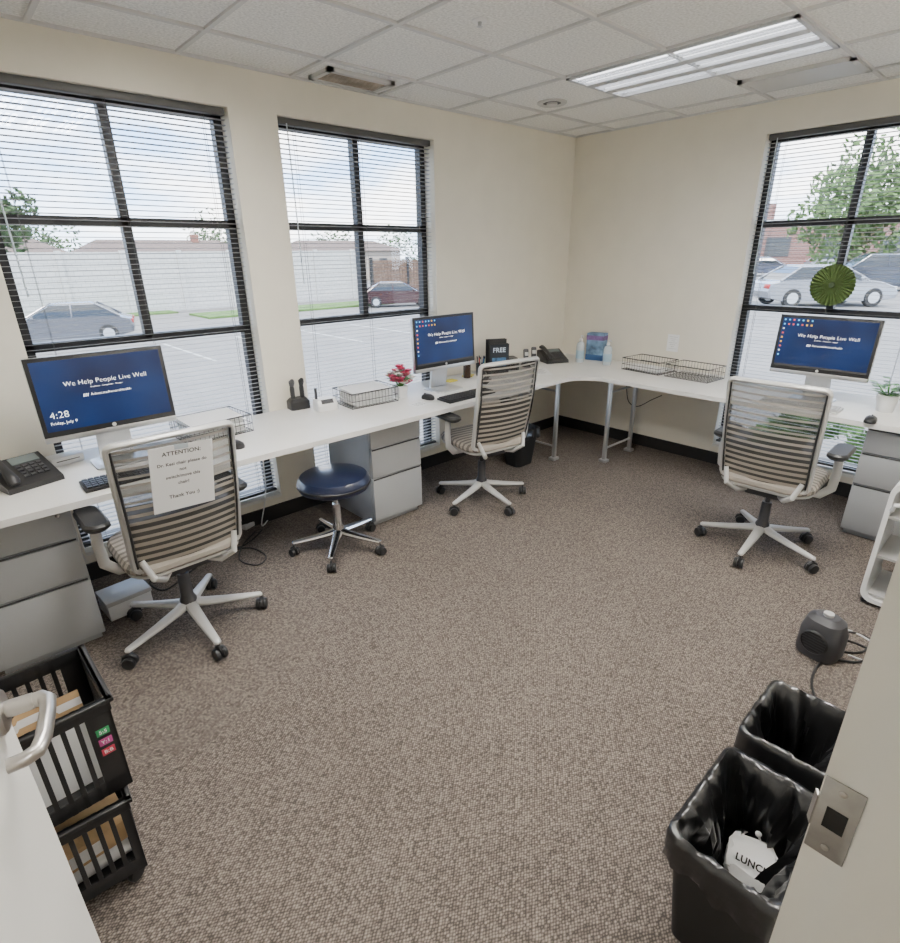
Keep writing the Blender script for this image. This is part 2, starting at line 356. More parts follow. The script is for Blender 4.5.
# ---------------------------------------------------------------- worktop
DD=.75; poly=[(XL+.001,-DD),(-DD-.22,-DD)]
for k in range(1,8):
    a=k/8*pi/2; poly.append((-DD-.22+.22*sin(a),-DD-.22+.22*cos(a)))
poly+=[(-DD,-DD-.22),(-DD,YD+.02),(-.013,YD+.02),(-.013,-.013),(XL+.001,-.013)]
tp=thing('worktop','off-white laminate L-shaped worktop running under all three windows','desk',(0,0,.71))
q=MB(); q.prism(poly,0,.03); q.build('top_board',m_desk,tp,False)
def legframe(loc,rz):
    r=MB()
    for y in (-.62,-.22):
        r.box((0,y,.355),(.03,.03,.71),bev=.004); r.box((0,y,.012),(.07,.06,.024),bev=.004)
    for z in (.12,.6): r.tube([(0,-.62,z),(0,-.22,z)],.009,8)
    r.v=[Matrix.Translation((loc[0],loc[1],-.71))@Matrix.Rotation(rz,4,'Z')@v for v in r.v]
    r.build('leg_frame',m_sil,tp)
legframe((0,-.95,0),-pi/2); legframe((-.88,0,0),0)
def pedestal(x,yf,rz,label):
    r=thing('drawer_pedestal',label,'drawer unit',(x,yf,0),rz,'grey drawer pedestals under the worktop')
    q=MB(); q.bb(-.2,.2,.02,.52,.03,.705,.004); q.bb(-.185,.185,.04,.5,0,.03); q.build('body',m_ped,r)
    z=.69
    for i,h in enumerate((.15,.20,.30)):
        q=MB(); q.bb(-.197,.197,0,.02,z-h+.004,z-.014,.003); q.bb(-.197,.197,.006,.02,z-.014,z-.002); dw=q.build('drawer',m_pedd,r)
        q=MB(); q.bb(-.19,.19,.003,.0065,z-.012,z-.004); q.build('finger_pull',m_dark,dw,False); z-=h
    q=MB(); q.lathe([(.001,0),(.008,0),(.008,.004),(.001,.005)],14,Mt=TT(.15,0,.66)@Matrix.Rotation(pi/2,4,'X')); q.build('lock',m_chrome,r)
    return r
p1=pedestal(-4.505,-.64,0,'grey three-drawer pedestal under the telephone')
p2=copy_tree(p1,None,(-2.54,-.60,0),0,'grey three-drawer pedestal beside the round stool')
p3=copy_tree(p1,None,(-.67,-2.88,0),-pi/2,'grey three-drawer pedestal beneath the small potted plant')
# ---------------------------------------------------------------- chairs
def caster(parent,x,y,rz,rw=.028,mat=None):
    Mt=TT(x,y,0)@Matrix.Rotation(rz,4,'Z')
    q=MB()
    for s in (-1,1): q.lathe([(.001,-.009),(rw*.6,-.011),(rw*.93,-.009),(rw,-.004),(rw,.004),(rw*.93,.009),(.001,.010)],20,Mt=Mt@TT(0,s*.016,rw)@Matrix.Rotation(pi/2,4,'X'))
    q.tube([(0,0,rw),(0,0,rw*2+.02)],.006,8,Mt=Mt)
    pts=[(-rw*.9,0,rw*1.0),(-rw*.75,0,rw*1.7),(0,0,rw*2.15),(rw*.75,0,rw*1.7),(rw*.9,0,rw*1.0)]
    q.tube(pts,.008,8,flat=1.6,Mt=Mt)
    q.build('caster',mat or m_black,parent)
def star(root,R,z0,z1,mat,off=0,rw=.028):
    for k in range(5):
        a=off+k*2*pi/5
        q=MB(); Rg=[]
        for t in (0,.15,.5,.85,1,1.03):
            rad_=.02+(R-.02)*t; wd=.030-.014*t; hh=.022-.010*t; z=z0+(z1-z0)*t**.7
            if t>1: wd*=.4;hh*=.4
            c,s=cos(a),sin(a)
            Rg.append([(c*rad_-s*wd*cos(b),s*rad_+c*wd*cos(b),z+hh*sin(b)) for b in [2*pi*j/10 for j in range(10)]])
        q.rings(Rg); lg=q.build('leg',mat,root)
        caster(lg,R*cos(a),R*sin(a),a+1.1*k,rw)
def chair(loc,rz,label):
    r=thing('office_chair',label,'chair',loc,rz,'striped mesh-back office chairs')
    star(r,.32,.135,.085,m_plat,rad(90-36))
    q=MB(); q.lathe([(.034,.1),(.038,.16),(.028,.18),(.026,.30),(.001,.30)],20); q.lathe([(.014,.29),(.014,.40)],16); q.build('gas_column',m_dgrey,r)
    q=MB(); q.box((0,-.02,.405),(.19,.27,.05),bev=.012); q.tube([(.08,.05,.405),(.24,.08,.40)],.006,8); q.build('tilt_mechanism',m_dgrey,r)
    q=MB(); q.rings([rr(.40,.38,.08,.425),rr(.46,.44,.10,.44),rr(.465,.445,.10,.452)]); q.build('seat_pan',m_plat,r)
    q=MB(); q.rings([rr(.455,.435,.10,.452),rr(.485,.46,.11,.465),rr(.485,.46,.11,.485),rr(.46,.435,.10,.502),rr(.38,.36,.08,.508)]); q.build('seat',m_fab,r)
    z0,z1=.48,1.040
    def by(u,z): return -.225-(z-z0)*.17-.05*sin(max(0,min(1,(z-z0)/.5))*pi)*.4+.035*(u/.22)**2
    loop=[]
    for (x,y,_) in rr(.445,z1-z0,.026,0,5):
        z=(z0+z1)/2+y; ww=.97+.05*((z-z0)/.5); loop.append((x*ww,by(x,z),z))
    q=MB(); q.tube(loop,.0125,10,closed=True,flat=1.35)
    q.build('back_frame',m_cframe,r)
    def strip(q,za,zb,hw,dy=0):
        n=12; A=[];B=[]
        for k in range(n+1):
            u=-hw+2*hw*k/n; A.append((u,by(u,za)+dy,za)); B.append((u,by(u,zb)+dy,zb))
        q.add(A+B,[[k,k+1,n+2+k,n+1+k] for k in range(n)])
    q=MB(); z=.80
    while z<z1-.025:
        strip(q,z,z+.0105,.213); z+=.0345
    q.build('upper_back_bands',m_band,r,False)
    q=MB(); z=z0+.022
    while z<.79:
        strip(q,z,z+(.018 if z<.62 else .0145),.211); z+=.034
    q.build('lower_back_bands',m_bandt,r,False)
    q=MB(); strip(q,z0+.012,.79,.212,.006); q.build('back_knit',m_band2,r,False)
    q=MB(); strip(q,.79,z1-.012,.213,.006); q.build('back_mesh',m_band3,r,False)
    for s in (-1,1):
        q=MB(); A=[]
        for k in range(9):
            z=z0+.02+(z1-z0-.04)*k/8; ww=.97+.05*((z-z0)/.5); A.append((s*.213*ww,by(.213,z)-.008,z)); 
        q.tube(A,.005,6); q.build('side_piping',m_black,r)
        q=MB(); q.tube([(s*.06,-.1,.405),(s*.12,-.2,.41),(s*.165,-.245,.45),(s*.19,by(.19,.52)-.004,.53)],[.014,.015,.014,.012],10)
        q.build('back_support',m_plat,r)
    for s in (-1,1):
        q=MB(); q.tube([(s*.12,.0,.415),(s*.24,.0,.42),(s*.285,-.005,.47),(s*.292,-.01,.56),(s*.285,-.01,.655)],[.016,.018,.018,.017,.016],10,flat=1.3)
        am=q.build('armrest',m_plat,r)
        q=MB(); q.rings([rr(.07,.23,.03,.655,cx=s*.285,cy=.01),rr(.095,.26,.04,.668,cx=s*.285,cy=.01),rr(.095,.26,.04,.68,cx=s*.285,cy=.01),rr(.075,.24,.035,.69,cx=s*.285,cy=.01)]); q.build('arm_pad',m_black,am)
    return r,by
C1=(-3.975,-.82,0); RZ1=rad(1)
ch1,by=chair(C1,RZ1,'office chair with a paper note taped to its striped back')
ch2=copy_tree(ch1,None,(-1.92,-.76,0),rad(-9),'striped-back office chair in front of the middle monitor by the flowers')
ch3=copy_tree(ch1,None,(-1.22,-2.40,0),rad(-88),'striped-back office chair facing the rosette window')
nt_=thing('paper_note','white printed notice taped to the back of an office chair','notice',C1,RZ1)
zc=.875; yc=by(0,zc)-.016
q=MB(); q.box((0,0,0),(.232,.001,.28)); Mn=TT(-.0,yc,zc)@Matrix.Rotation(rad(11),4,'X')@Matrix.Rotation(rad(3),4,'Y')
q.v=[Mn@v for v in q.v]; q.build('sheet',m_paper,nt_,False)
for i,(s,z,sz) in enumerate([('ATTENTION:',.108,.0235),('Dr. Kesi chair please do',.064,.0178),('not',.036,.0178),('switch/move this',.008,.0178),('chair!',-.022,.0178),('Thank You :)',-.078,.021)]):
    text(s,sz,m_ink,nt_,Mn@TT(0,-.0012,z)@FRONT,off=.0004)
q=MB(); q.box((0,-.0015,.132),(.05,.0006,.02)); q.v=[Mn@v for v in q.v]; q.build('tape',m_clear,nt_,False)
r=thing('round_stool','backless rolling stool with a round navy vinyl seat','stool',(-3.05,-.66,0))
star(r,.27,.12,.085,m_chrome,rad(12),.025)
q=MB(); q.lathe([(.03,.09),(.033,.15),(.024,.17),(.023,.30),(.001,.30)],20); q.lathe([(.013,.29),(.013,.39)],16); q.build('gas_column',m_chrome,r)
q=MB(); q.lathe([(.001,.385),(.12,.385),(.15,.40),(.001,.40)],28); q.build('seat_plate',m_black,r)
q=MB(); q.lathe([(.001,.40),(.18,.40),(.203,.412),(.210,.435),(.208,.46),(.192,.482),(.135,.494),(.001,.497)],40); q.build('seat',m_navy,r)
q=MB(); q.lathe([(.208,.431),(.213,.434),(.213,.442),(.208,.446)],40,cap=False); q.build('seat_piping',m_black,r)
# ---------------------------------------------------------------- monitors
def monitor(loc,rz,label,clock,icons):
    r=thing('all_in_one_computer',label,'computer',loc,rz,'all-in-one computers on the worktop')
    zb,zt=.155,.53; hw=.2775; tilt=Matrix.Translation((0,0,zb))@Matrix.Rotation(rad(-3),4,'X')@Matrix.Translation((0,0,-zb))
    def T(q): q.v=[tilt@v for v in q.v]; return q
    q=MB(); q.box((0,.018,(zb+zt)/2),(2*hw,.03,zt-zb),bev=.006); T(q).build('housing',m_sil,r)
    q=MB(); q.bb(-hw+.001,hw-.001,-.001,.004,zb+.026,zt-.001,.001); T(q).build('bezel',m_black,r)
    q=MB(); q.bb(-hw+.001,hw-.001,-.002,.004,zb+.001,zb+.026,.001); T(q).build('chin',m_sil,r)
    q=MB(); q.bb(-hw+.018,hw-.018,-.002,.0,zb+.05,zt-.018); sc=T(q).build('screen',m_scr,r,False)
    text('We Help People Live Well',.030,m_wtext,sc,tilt@TT(.015,-.003,.405)@FRONT,off=-.0007)
    text('Excellence    Compassion    Respect',.0085,m_wtext,sc,tilt@TT(.01,-.003,.380)@FRONT,off=-.0001)
    text('AdvocateAuroraHealth',.0170,m_wtext,sc,tilt@TT(.022,-.003,.347)@FRONT,off=-.0003)
    for k in range(3):
        q=MB(); q.add([(-.092+.008*k,-.003,.340),(-.089+.008*k,-.003,.340),(-.085+.008*k,-.003,.353),(-.088+.008*k,-.003,.353)],[[0,1,2,3]]); T(q).build('logo_mark',m_wtext,sc,False)
    if clock:
        text('4:28',.042,m_wtext,sc,tilt@TT(-.20,-.003,.275)@FRONT,off=-.0009); text('Friday, July 9',.019,m_wtext,sc,tilt@TT(-.190,-.003,.24)@FRONT,off=-.0003)
    else:
        rnd=random.Random(3)
        cols=[M('icon amber',(.9,.5,.05),em=.7),M('icon sky',(.1,.5,.9),em=.7),M('icon pale',(.8,.8,.8),em=.7),M('icon red',(.8,.1,.08),em=.7)]
        for i in range(7):
            for j in range(9):
                if i>0 and j>1: continue
                x=-.246+i*.026; z=.499-j*.028; q=MB(); q.bb(x-.005,x+.005,-.0035,-.003,z-.005,z+.005); T(q).build('icon',rnd.choice(cols),sc,False)
        q=MB(); q.bb(-hw+.018,hw-.018,-.0032,-.003,zb+.05,zb+.062); T(q).build('task_bar',m_dgrey,sc,False)
    q=MB(); q.lathe([(.001,0),(.009,0),(.009,.001),(.001,.001)],20,Mt=tilt@TT(0,-.0015,zb+.038)@Matrix.Rotation(pi/2,4,'X')); q.build('maker_mark',m_plat,r)
    q=MB(); q.rings([[( -.075,.10,.008),(.075,.10,.008),(.075,.115,.008),(-.075,.115,.008)],[(-.07,.045,.30),(.07,.045,.30),(.07,.06,.30),(-.07,.06,.30)]]); q.build('stand',m_sil,r,False)
    q=MB(); q.rings([rr(.24,.2,.03,0,cy=.04),rr(.24,.2,.03,.008,cy=.04),rr(.23,.19,.03,.011,cy=.04)]); q.build('foot',m_sil,r)
    return r
ZD=.7402
monitor((-4.02,-.37,ZD),rad(0),'silver all-in-one computer showing the time 4:28 on its blue screen',True,False)
m2=monitor((-1.89,-.37,ZD),rad(-2),'silver all-in-one computer between the flowers and the pen cup',False,True)
m3=copy_tree(m2,None,(-.42,-2.30,ZD),rad(-90),'silver all-in-one computer below the green paper rosette')
# ---------------------------------------------------------------- desk items
def keyboard(loc,rz,label,mat):
    r=thing('keyboard',label,'keyboard',loc,rz,'computer keyboards on the worktop')
    q=MB(); q.box((0,0,.009),(.44,.135,.014),bev=.004,rx=rad(2)); q.build('base',mat,r)
    q=MB()
    for j in range(5):
        for i in range(18):
            q.box((-.2+i*.0235,-.047+j*.0235,.019+j*.0008),(.019,.018,.006))
    q.build('keys',mat,r,False); return r
def mouse(loc,rz,label):
    r=thing('computer_mouse',label,'mouse',loc,rz,'computer mice on the worktop')
    q=MB(); q.rings([rr(.058,.10,.028,0),rr(.06,.105,.029,.01),rr(.052,.092,.025,.025),rr(.03,.06,.014,.034)]); q.build('shell',m_black,r)
    q=MB(); q.lathe([(.001,-.003),(.009,-.003),(.009,.003),(.001,.003)],12,Mt=TT(0,.028,.03)@Matrix.Rotation(pi/2,4,'Y')); q.build('wheel',m_dgrey,r)
def at(px,py,z=ZD): p=P(px,py,z); return (p.x,p.y,z)
keyboard((-4.02,-.62,ZD),0,'black keyboard below the monitor with the clock',m_black)
mouse(at(237,447),.1,'black mouse beside the armrest of the chair with the note')
keyboard((-1.93,-.62,ZD),0,'black keyboard in front of the middle computer',m_black)
mouse(at(428,399),.1,'black mouse in front of the flower vase')
keyboard((-.62,-2.30,ZD),rad(-90),'pale keyboard under the computer by the potted plant',m_plat)
mouse(at(870,422),-1.5,'black mouse in front of the white plant pot')
def phone(loc,rz,label,sc=1):
    r=thing('desk_telephone',label,'telephone',loc,rz,'desk telephones on the worktop'); r.scale=(sc,sc,sc)
    X=Matrix(((0,0,1,0),(1,0,0,0),(0,1,0,0),(0,0,0,1)))
    q=MB(); q.prism([(-.1,0),(.1,0),(.1,.085),(.08,.092),(-.095,.02)],-.09,.11,X); q.build('base',m_black,r,False)
    q=MB(); tl=TT(-.06,0,.062)@Matrix.Rotation(rad(22),4,'X')
    q.tube([(0,-.1,.012),(0,-.085,.022),(0,-.04,.034),(0,.04,.034),(0,.085,.022),(0,.1,.012)],[.018,.024,.017,.017,.024,.018],10,flat=.75,Mt=tl); q.build('handset',m_black,r)
    sl=TT(.04,0,.0595)@Matrix.Rotation(rad(22.4),4,'X')
    q=MB(); q.box((0,.055,.002),(.1,.045,.004)); q.v=[sl@v for v in q.v]; q.build('display',M('lcd grey',(.12,.15,.15),.3),r,False)
    q=MB()
    for i in range(4):
        for j in range(4): q.box((-.04+i*.025,.015-j*.022,.003),(.017,.013,.006))
    q.v=[sl@v for v in q.v]; q.build('keys',m_dgrey,r,False)
    return r
ph=phone(at(24,483),rad(16),'black desk telephone at the left end of the worktop',1.08)
ph2=copy_tree(ph,None,(-.46,-.22,ZD),rad(-25),'black desk telephone in the corner of the worktop')
r=thing('card_reader','small white card reader between the telephone and the monitor foot','device',at(66,462),rad(10))
q=MB(); q.box((0,0,.02),(.14,.09,.04),bev=.008); q.build('case',m_white,r)
q=MB(); q.box((0,-.045,.022),(.10,.002,.004)); q.build('slot',m_dark,r,False)
def tray(loc,rz,label):
    r=thing('wire_letter_tray',label,'tray',loc,rz,'wire letter trays on the worktop'); a,b,h=.175,.13,.10
    q=MB()
    for z in (h,.05,.006):
        q.tube([(-a,-b,z),(a,-b,z),(a,b,z),(-a,b,z)],.0038 if z==h else .002,6,closed=True)
    q.build('rim',m_black,r)
    q=MB()
    for i in range(15):
        x=-a+2*a*i/14; q.tube([(x,-b,h),(x,-b,.004),(x,b,.004),(x,b,h)],.0014,4)
    for i in range(9):
        y=-b+2*b*i/8; q.tube([(-a,y,h),(-a,y,.006),(a,y,.006),(a,y,h)],.0014,4)
    q.build('wire_mesh',m_black,r); return r
TA=(-3.53,-.22,ZD); TB=(-2.51,-.24,ZD)
ta=tray(TA,rad(4),'black wire tray holding papers beside the monitor with the clock')
tb=copy_tree(ta,None,TB,rad(-4),'black wire tray holding papers left of the flower vase')
tc=copy_tree(ta,None,(-.24,-1.06,ZD),rad(83),'black wire tray on the corner worktop nearer the bottles')
td=copy_tree(ta,None,(-.26,-1.45,ZD),rad(86),'black wire tray on the corner worktop nearer the rosette window')
def papers(loc,rz,label,n=3,over=0):
    r=thing('paper_stack',label,'papers',loc,rz,'papers in the wire trays')
    for i in range(n):
        last=(i==n-1)
        q=MB(); q.box((random.uniform(-.010,.010),random.uniform(-.008,.008),.003+i*.0095+(.008 if last and n>3 else 0)),(.29,.21,.006),rz=random.uniform(-.07,.07),rx=rad(3 if last and n>3 else .8)); q.build('sheet',m_paper,r,False)
papers((TA[0],TA[1],ZD+.012),rad(4),'loose white papers in the wire tray nearest the clock monitor',9)
papers((TB[0],TB[1],ZD+.012),rad(-4),'loose white papers in the wire tray by the flowers',9)
papers((-.24,-1.06,ZD+.012),rad(83),'thin white papers in the corner wire tray nearer the bottles',2)
r=thing('diagnostic_handle_charger','black charging cradle holding two upright examination handles','charger',at(299,408),rad(-5))
q=MB(); q.rings([rr(.13,.10,.02,0),rr(.13,.10,.02,.05),rr(.10,.07,.02,.07)]); q.build('cradle',m_black,r)
for s in (-1,1):
    q=MB(); q.lathe([(.014,.06),(.015,.13),(.013,.145),(.011,.155)],14,c=(s*.032,0,0)); hd=q.build('handle',m_black,r)
    q=MB(); q.tube([(s*.032,0,.15),(s*.032,-.005,.175),(s*.032,-.02,.188)],[.014,.019,.012],12); q.build('head',m_dgrey if s<0 else m_black,hd)
r=thing('thermometer_base','grey white thermometer base with a small display beside the black cradle','thermometer',at(326,409),rad(-8))
q=MB(); q.rings([rr(.14,.11,.02,0),rr(.14,.11,.02,.035),rr(.13,.08,.02,.07,cy=.015)]); q.build('body',m_white,r)
q=MB(); q.box((0,-.036,.057),(.08,.03,.003),rx=rad(55)); q.build('display',m_dgrey,r,False)
q=MB(); q.tube([(-.05,.02,.06),(-.05,.02,.14)],.009,10); q.build('probe',m_dgrey,r)
# flowers
l=at(401,397); r=thing('flower_vase','pink and white flowers in a small white square vase','flowers',(l[0],l[1],ZD)); r.scale=(1.2,1.2,1.2)
q=MB(); q.rings([rr(.055,.055,.006,0),rr(.065,.065,.006,.07),rr(.058,.058,.005,.07),rr(.05,.05,.005,.06)]); q.build('vase',m_white,r)
q=MB(); qp=MB(); qw=MB(); ql=MB(); rn=random.Random(5)
for k in range(40):
    a=rn.uniform(0,2*pi); rad_=rn.uniform(0,.070); x,y=rad_*cos(a),rad_*sin(a); z=.16-rad_*.65+rn.uniform(-.03,.02)
    q.tube([(x*.15,y*.15,.06),(x*.6,y*.6,.10),(x,y,z)],.0016,5)
    t=(qp if k%3 else qw)
    for j in range(6):
        b=j*pi/3+a; c=Vector((x,y,z)); d=Vector((cos(b),sin(b),.5)).normalized()*.028; e=Vector((-sin(b),cos(b),0))*.017
        t.add([c,c+d*.6-e,c+d*1.1,c+d*.6+e],[[0,1,2,3]])
    t.lathe([(.001,-.006),(.010,-.003),(.012,.002),(.001,.010)],8,c=(x,y,z+.004))
    c=Vector((x*.7,y*.7,.105+rn.uniform(-.02,.03))); d=Vector((cos(a),sin(a),.2))*.05; e=Vector((-sin(a),cos(a),0))*.014; ql.add([c,c+d*.5-e,c+d,c+d*.5+e],[[0,1,2,3]])
q.build('stems',m_green,r); qp.build('blooms',m_pink,r); qw.build('blooms',m_wpetal,r); ql.build('leaves',m_green,r,False)
PC=(-1.36,-.20,ZD)
r=thing('pen_cup','black mesh pen cup behind the middle office chair','cup',PC)
q=MB(); q.lathe([(.001,.002),(.038,.002),(.042,.10),(.0405,.10),(.0365,.005),(.001,.005)],24,cap=False); q.build('cup',m_black,r)
for k,(c) in enumerate([(.02,.06,.4),(.5,.02,.02),(.02,.02,.02),(.6,.6,.58),(.02,.3,.1)]):
    a=k*1.26; pn=thing('pen',['blue','red','black','grey','green'][k]+' pen standing in the black mesh cup','pen',PC,0,'pens in the mesh cup')
    q=MB(); q.tube([(.01*cos(a),.01*sin(a),.008),(.032*cos(a),.032*sin(a),.15)],.004,8); q.build('barrel',M('pen ink %d'%k,c,.4),pn)
    q=MB(); q.tube([(.030*cos(a),.030*sin(a),.14),(.0335*cos(a),.0335*sin(a),.158)],.0048,8); q.build('cap',m_black,pn)
r=thing('file_sorter','black upright desk organiser fronted by a dark card reading FREE beside the pen cup','organiser',(-1.17,-.20,ZD),rad(-28))
q=MB(); q.bb(-.085,.085,-.05,.05,0,.01)
for y in (-.045,-.015,.015,.045): q.bb(-.085,.085,y-.002,y+.002,.01,.24+.03*(y>0))
q.build('dividers',m_black,r,False)
q=MB(); q.bb(-.078,.078,-.049,-.047,.03,.235); fc=q.build('front_card',M('black card',(.015,.02,.03),.4),r,False)
text('FREE',.052,M('pale card lettering',(.65,.75,.85),.6),fc,TT(0,-.050,.19)@FRONT,off=.001)
q=MB(); q.bb(-.06,.06,-.0505,-.049,.06,.13); q.build('card_panel',M('blue card panel',(.06,.16,.30),.5,var=.5,scale=30),fc,False)
r=thing('dark_bottle','small dark brown bottle standing between the middle computer and the pen cup','bottle',(-1.49,-.17,ZD))
q=MB(); q.lathe([(.001,0),(.028,0),(.030,.006),(.030,.12),(.022,.14),(.012,.15),(.012,.17),(.001,.17)],22); q.build('bottle_body',M('brown bottle',(.05,.025,.015),.2),r)
q=MB(); q.lathe([(.015,.165),(.015,.19),(.001,.19)],16); q.build('cap',m_black,r)
for k,(x,y,c,lb) in enumerate([(450,381,(.85,.72,.10),'yellow sticky note pad in front of the middle computer'),(440,392,(.8,.8,.78),'white card lying by the front edge near the flower vase'),(468,376,(.85,.76,.25),'pale yellow note lying right of the middle computer foot')]):
    r=thing('note_pad',lb,'note pad',at(x,y),.3*k); q=MB(); q.box((0,0,.005),(.085,.085,.010)); q.build('pad',M('note %d'%k,c,.8),r,False)
    q=MB(); q.box((0,.03,.0105),(.08,.01,.001)); q.build('top_strip',m_paper,r,False)
r=thing('stapler','black stapler lying between the middle computer and the pen cup','stapler',(-1.50,-.40,ZD),rad(30))
q=MB(); q.box((0,0,.006),(.16,.04,.012),bev=.004); q.build('base',m_black,r)
q=MB(); q.box((-.005,0,.038),(.165,.034,.022),ry=rad(-8),bev=.008); q.build('arm',m_black,r)
r=thing('label_printer','small black boxy printer on the worktop between the organiser and the upright handsets','printer',(-.98,-.17,ZD),rad(-30))
q=MB(); q.rings([rr(.13,.15,.015,0),rr(.13,.15,.015,.07),rr(.11,.12,.015,.10)]); q.build('case',m_black,r)
q=MB(); q.box((0,-.071,.06),(.08,.006,.006)); q.build('paper_slot',m_plat,r,False)
for k,(x,y,rz_,lb) in enumerate(((-1.36,-.46,-15,'white sheet of paper lying beside the black stapler'),(-2.30,-.55,8,'white sheet of paper lying between the flowers and the middle keyboard'),(-.92,-.42,-40,'white sheet of paper lying on the worktop before the upright handsets'))):
    r=thing('paper_sheet',lb,'paper',(x,y,ZD),rad(rz_))
    q=MB(); q.box((0,0,.001),(.21,.28,.001) if k!=1 else (.14,.10,.001)); q.build('sheet',m_paper,r,False)
    q=MB()
    for j in range(9 if k!=1 else 3): q.box((0,(.1-j*.022) if k!=1 else .03-j*.022,.0018),((.16-.03*(j%3)) if k!=1 else .09,.003,.0003))
    q.build('print_lines',m_dgrey,r,False)
def cordless(loc,rz,lb):
    r=thing('cordless_handset',lb,'telephone',loc,rz,'handsets standing on the corner worktop')
    q=MB(); q.rings([rr(.075,.085,.02,0),rr(.07,.08,.02,.02),rr(.05,.045,.015,.035)]); q.build('cradle',m_black,r)
    q=MB(); q.box((0,.0,.085),(.046,.026,.13),bev=.01,rx=rad(-10)); h=q.build('handset',m_dgrey,r)
    q=MB(); q.box((0,-.016,.11),(.032,.002,.03),rx=rad(-10)); q.build('display',m_plat,h,False)
cordless((-.80,-.20,ZD),rad(-30),'black handset in its cradle nearest the middle office chair')
cordless((-.67,-.18,ZD),rad(-40),'black handset in its cradle beside the corner telephone')
def bottle(loc,lb,h=.17,mat=None):
    r=thing('pump_bottle',lb,'bottle',loc,rad(-30),'pump bottles on the corner worktop')
    q=MB(); q.lathe([(.001,0),(.033,0),(.036,.006),(.036,h*.62),(.028,h*.72),(.012,h*.76),(.012,h*.8),(.001,h*.8)],24); q.build('bottle_body',mat or m_clear,r)
    q=MB(); q.lathe([(.037,h*.15),(.0375,h*.45)],24,cap=False); q.build('wrap_label',M('bottle label',(.35,.50,.62),.5),r)
    q=MB(); q.lathe([(.015,h*.78),(.015,h*.86),(.004,h*.88),(.004,h*.97),(.001,h*.97)],14); q.tube([(0,0,h*.97),(.0,-.035,h*.98),(0,-.042,h*.93)],.006,8); q.build('pump',m_white,r)
bottle((-.31,-.42,ZD),'clear pump bottle next to the tissue box, closer to the telephone',.24); bottle((-.26,-.67,ZD),'clear pump bottle standing just right of the tissue box',.22)
r=thing('tissue_box','blue and white printed carton in the corner behind the pump bottles','box',(-.10,-.45,ZD),rad(-80))
q=MB(); q.bb(-.08,.08,-.05,.05,0,.24,.002); q.build('carton',M('blue white print card',(.16,.28,.44),.6,var=.6,scale=12),r)
q=MB(); q.bb(-.0805,.0805,-.0505,.0505,.18,.22); q.build('printed_band',M('red blue print card',(.20,.12,.3),.6,var=.5,scale=20),r,False)
q=MB(); q.bb(-.0805,.0805,-.0505,.0505,.0,.05); q.build('lower_band',M('deep blue card',(.04,.12,.3),.6),r,False)
r=thing('potted_plant','small leafy plant in a white pot at the right end of the worktop','plant',at(884,411)); r.scale=(1.15,1.15,1.15)
q=MB(); q.lathe([(.001,0),(.038,0),(.052,.09),(.047,.09),(.042,.075),(.001,.075)],28); q.build('pot',m_white,r)
q=MB(); rn=random.Random(9)
for k in range(44):
    a=rn.uniform(0,2*pi); L_=rn.uniform(.04,.10); e=rn.uniform(.4,1.4); c=Vector((0,0,.075)); d=Vector((cos(a)*cos(e),sin(a)*cos(e),sin(e)))*L_
    q.tube([c,c+d],.0012,4); tpt=c+d; f_=Vector((cos(a),sin(a),.1))*.042; g_=Vector((-sin(a),cos(a),0))*.02
    q.add([tpt-f_*.2,tpt+f_*.4-g_,tpt+f_,tpt+f_*.4+g_],[[0,1,2,3]])
q.build('foliage',m_green,r,False)
o=PX(673,343); r=thing('wall_notice','small printed sheet fixed to the right wall above the wire trays','notice',(0,o.y,o.z),rad(-90))
q=MB(); q.box((0,-.002,0),(.10,.002,.14)); q.build('sheet',m_paper,r,False)
q=MB()
for k in range(7): q.box((0,-.0035,.05-k*.016),(.07-.02*(k%3),.0004,.003))
q.build('print_lines',m_plat,r,False)
# ---------------------------------------------------------------- bins
def liner(q,W,D,rz_,prof,seed,n=10):
    rn=random.Random(seed); ph=[(rn.choice((3,4,5)),rn.uniform(0,6.28),.8),(rn.choice((7,8,9)),rn.uniform(0,6.28),.8),(rn.choice((13,15,17)),rn.uniform(0,6.28),.7),(23,rn.uniform(0,6.28),.5),(31,rn.uniform(0,6.28),.35)]
    R_=[]
    for i,(off,z,am,zam) in enumerate(prof):
        dense=rr(max(.06,W+2*off),max(.04,D+2*off),max(.014,rz_+off*.5),z,8); tot=[0]
        m0=len(dense)
        for k in range(m0):
            a=dense[k];b=dense[(k+1)%m0]; tot.append(tot[-1]+math.hypot(a[0]-b[0],a[1]-b[1]))
        m=n*12; ring=[]; j=0
        for k in range(m):
            s0=tot[-1]*k/m
            while tot[j+1]<s0: j+=1
            t=(s0-tot[j])/max(1e-9,tot[j+1]-tot[j]); a=dense[j];b=dense[(j+1)%m0]; x=a[0]+(b[0]-a[0])*t; y=a[1]+(b[1]-a[1])*t
            th=2*pi*k/m; s=sum(w_*sin(f_*th+p0+i*.3*f_**.5) for f_,p0,w_ in ph)/1.8+rn.uniform(-.25,.25)
            s2=sum(w_*cos(f_*th+p0*1.7+i*.5) for f_,p0,w_ in ph)/1.8
            L_=math.hypot(x,y); g=1+(s*am-am*.7)/L_ if off<0 else 1+(abs(s)*am)/L_
            ring.append((x*g,y*g,z+s2*zam))
        R_.append(ring)
    q.rings(R_,cap=False)
    c=Vector((0,0,prof[-1][1]-.01)); o=len(q.v); q.v+= [c]
    for k in range(m): q.f.append([o-m+k,o-m+(k+1)%m,o])
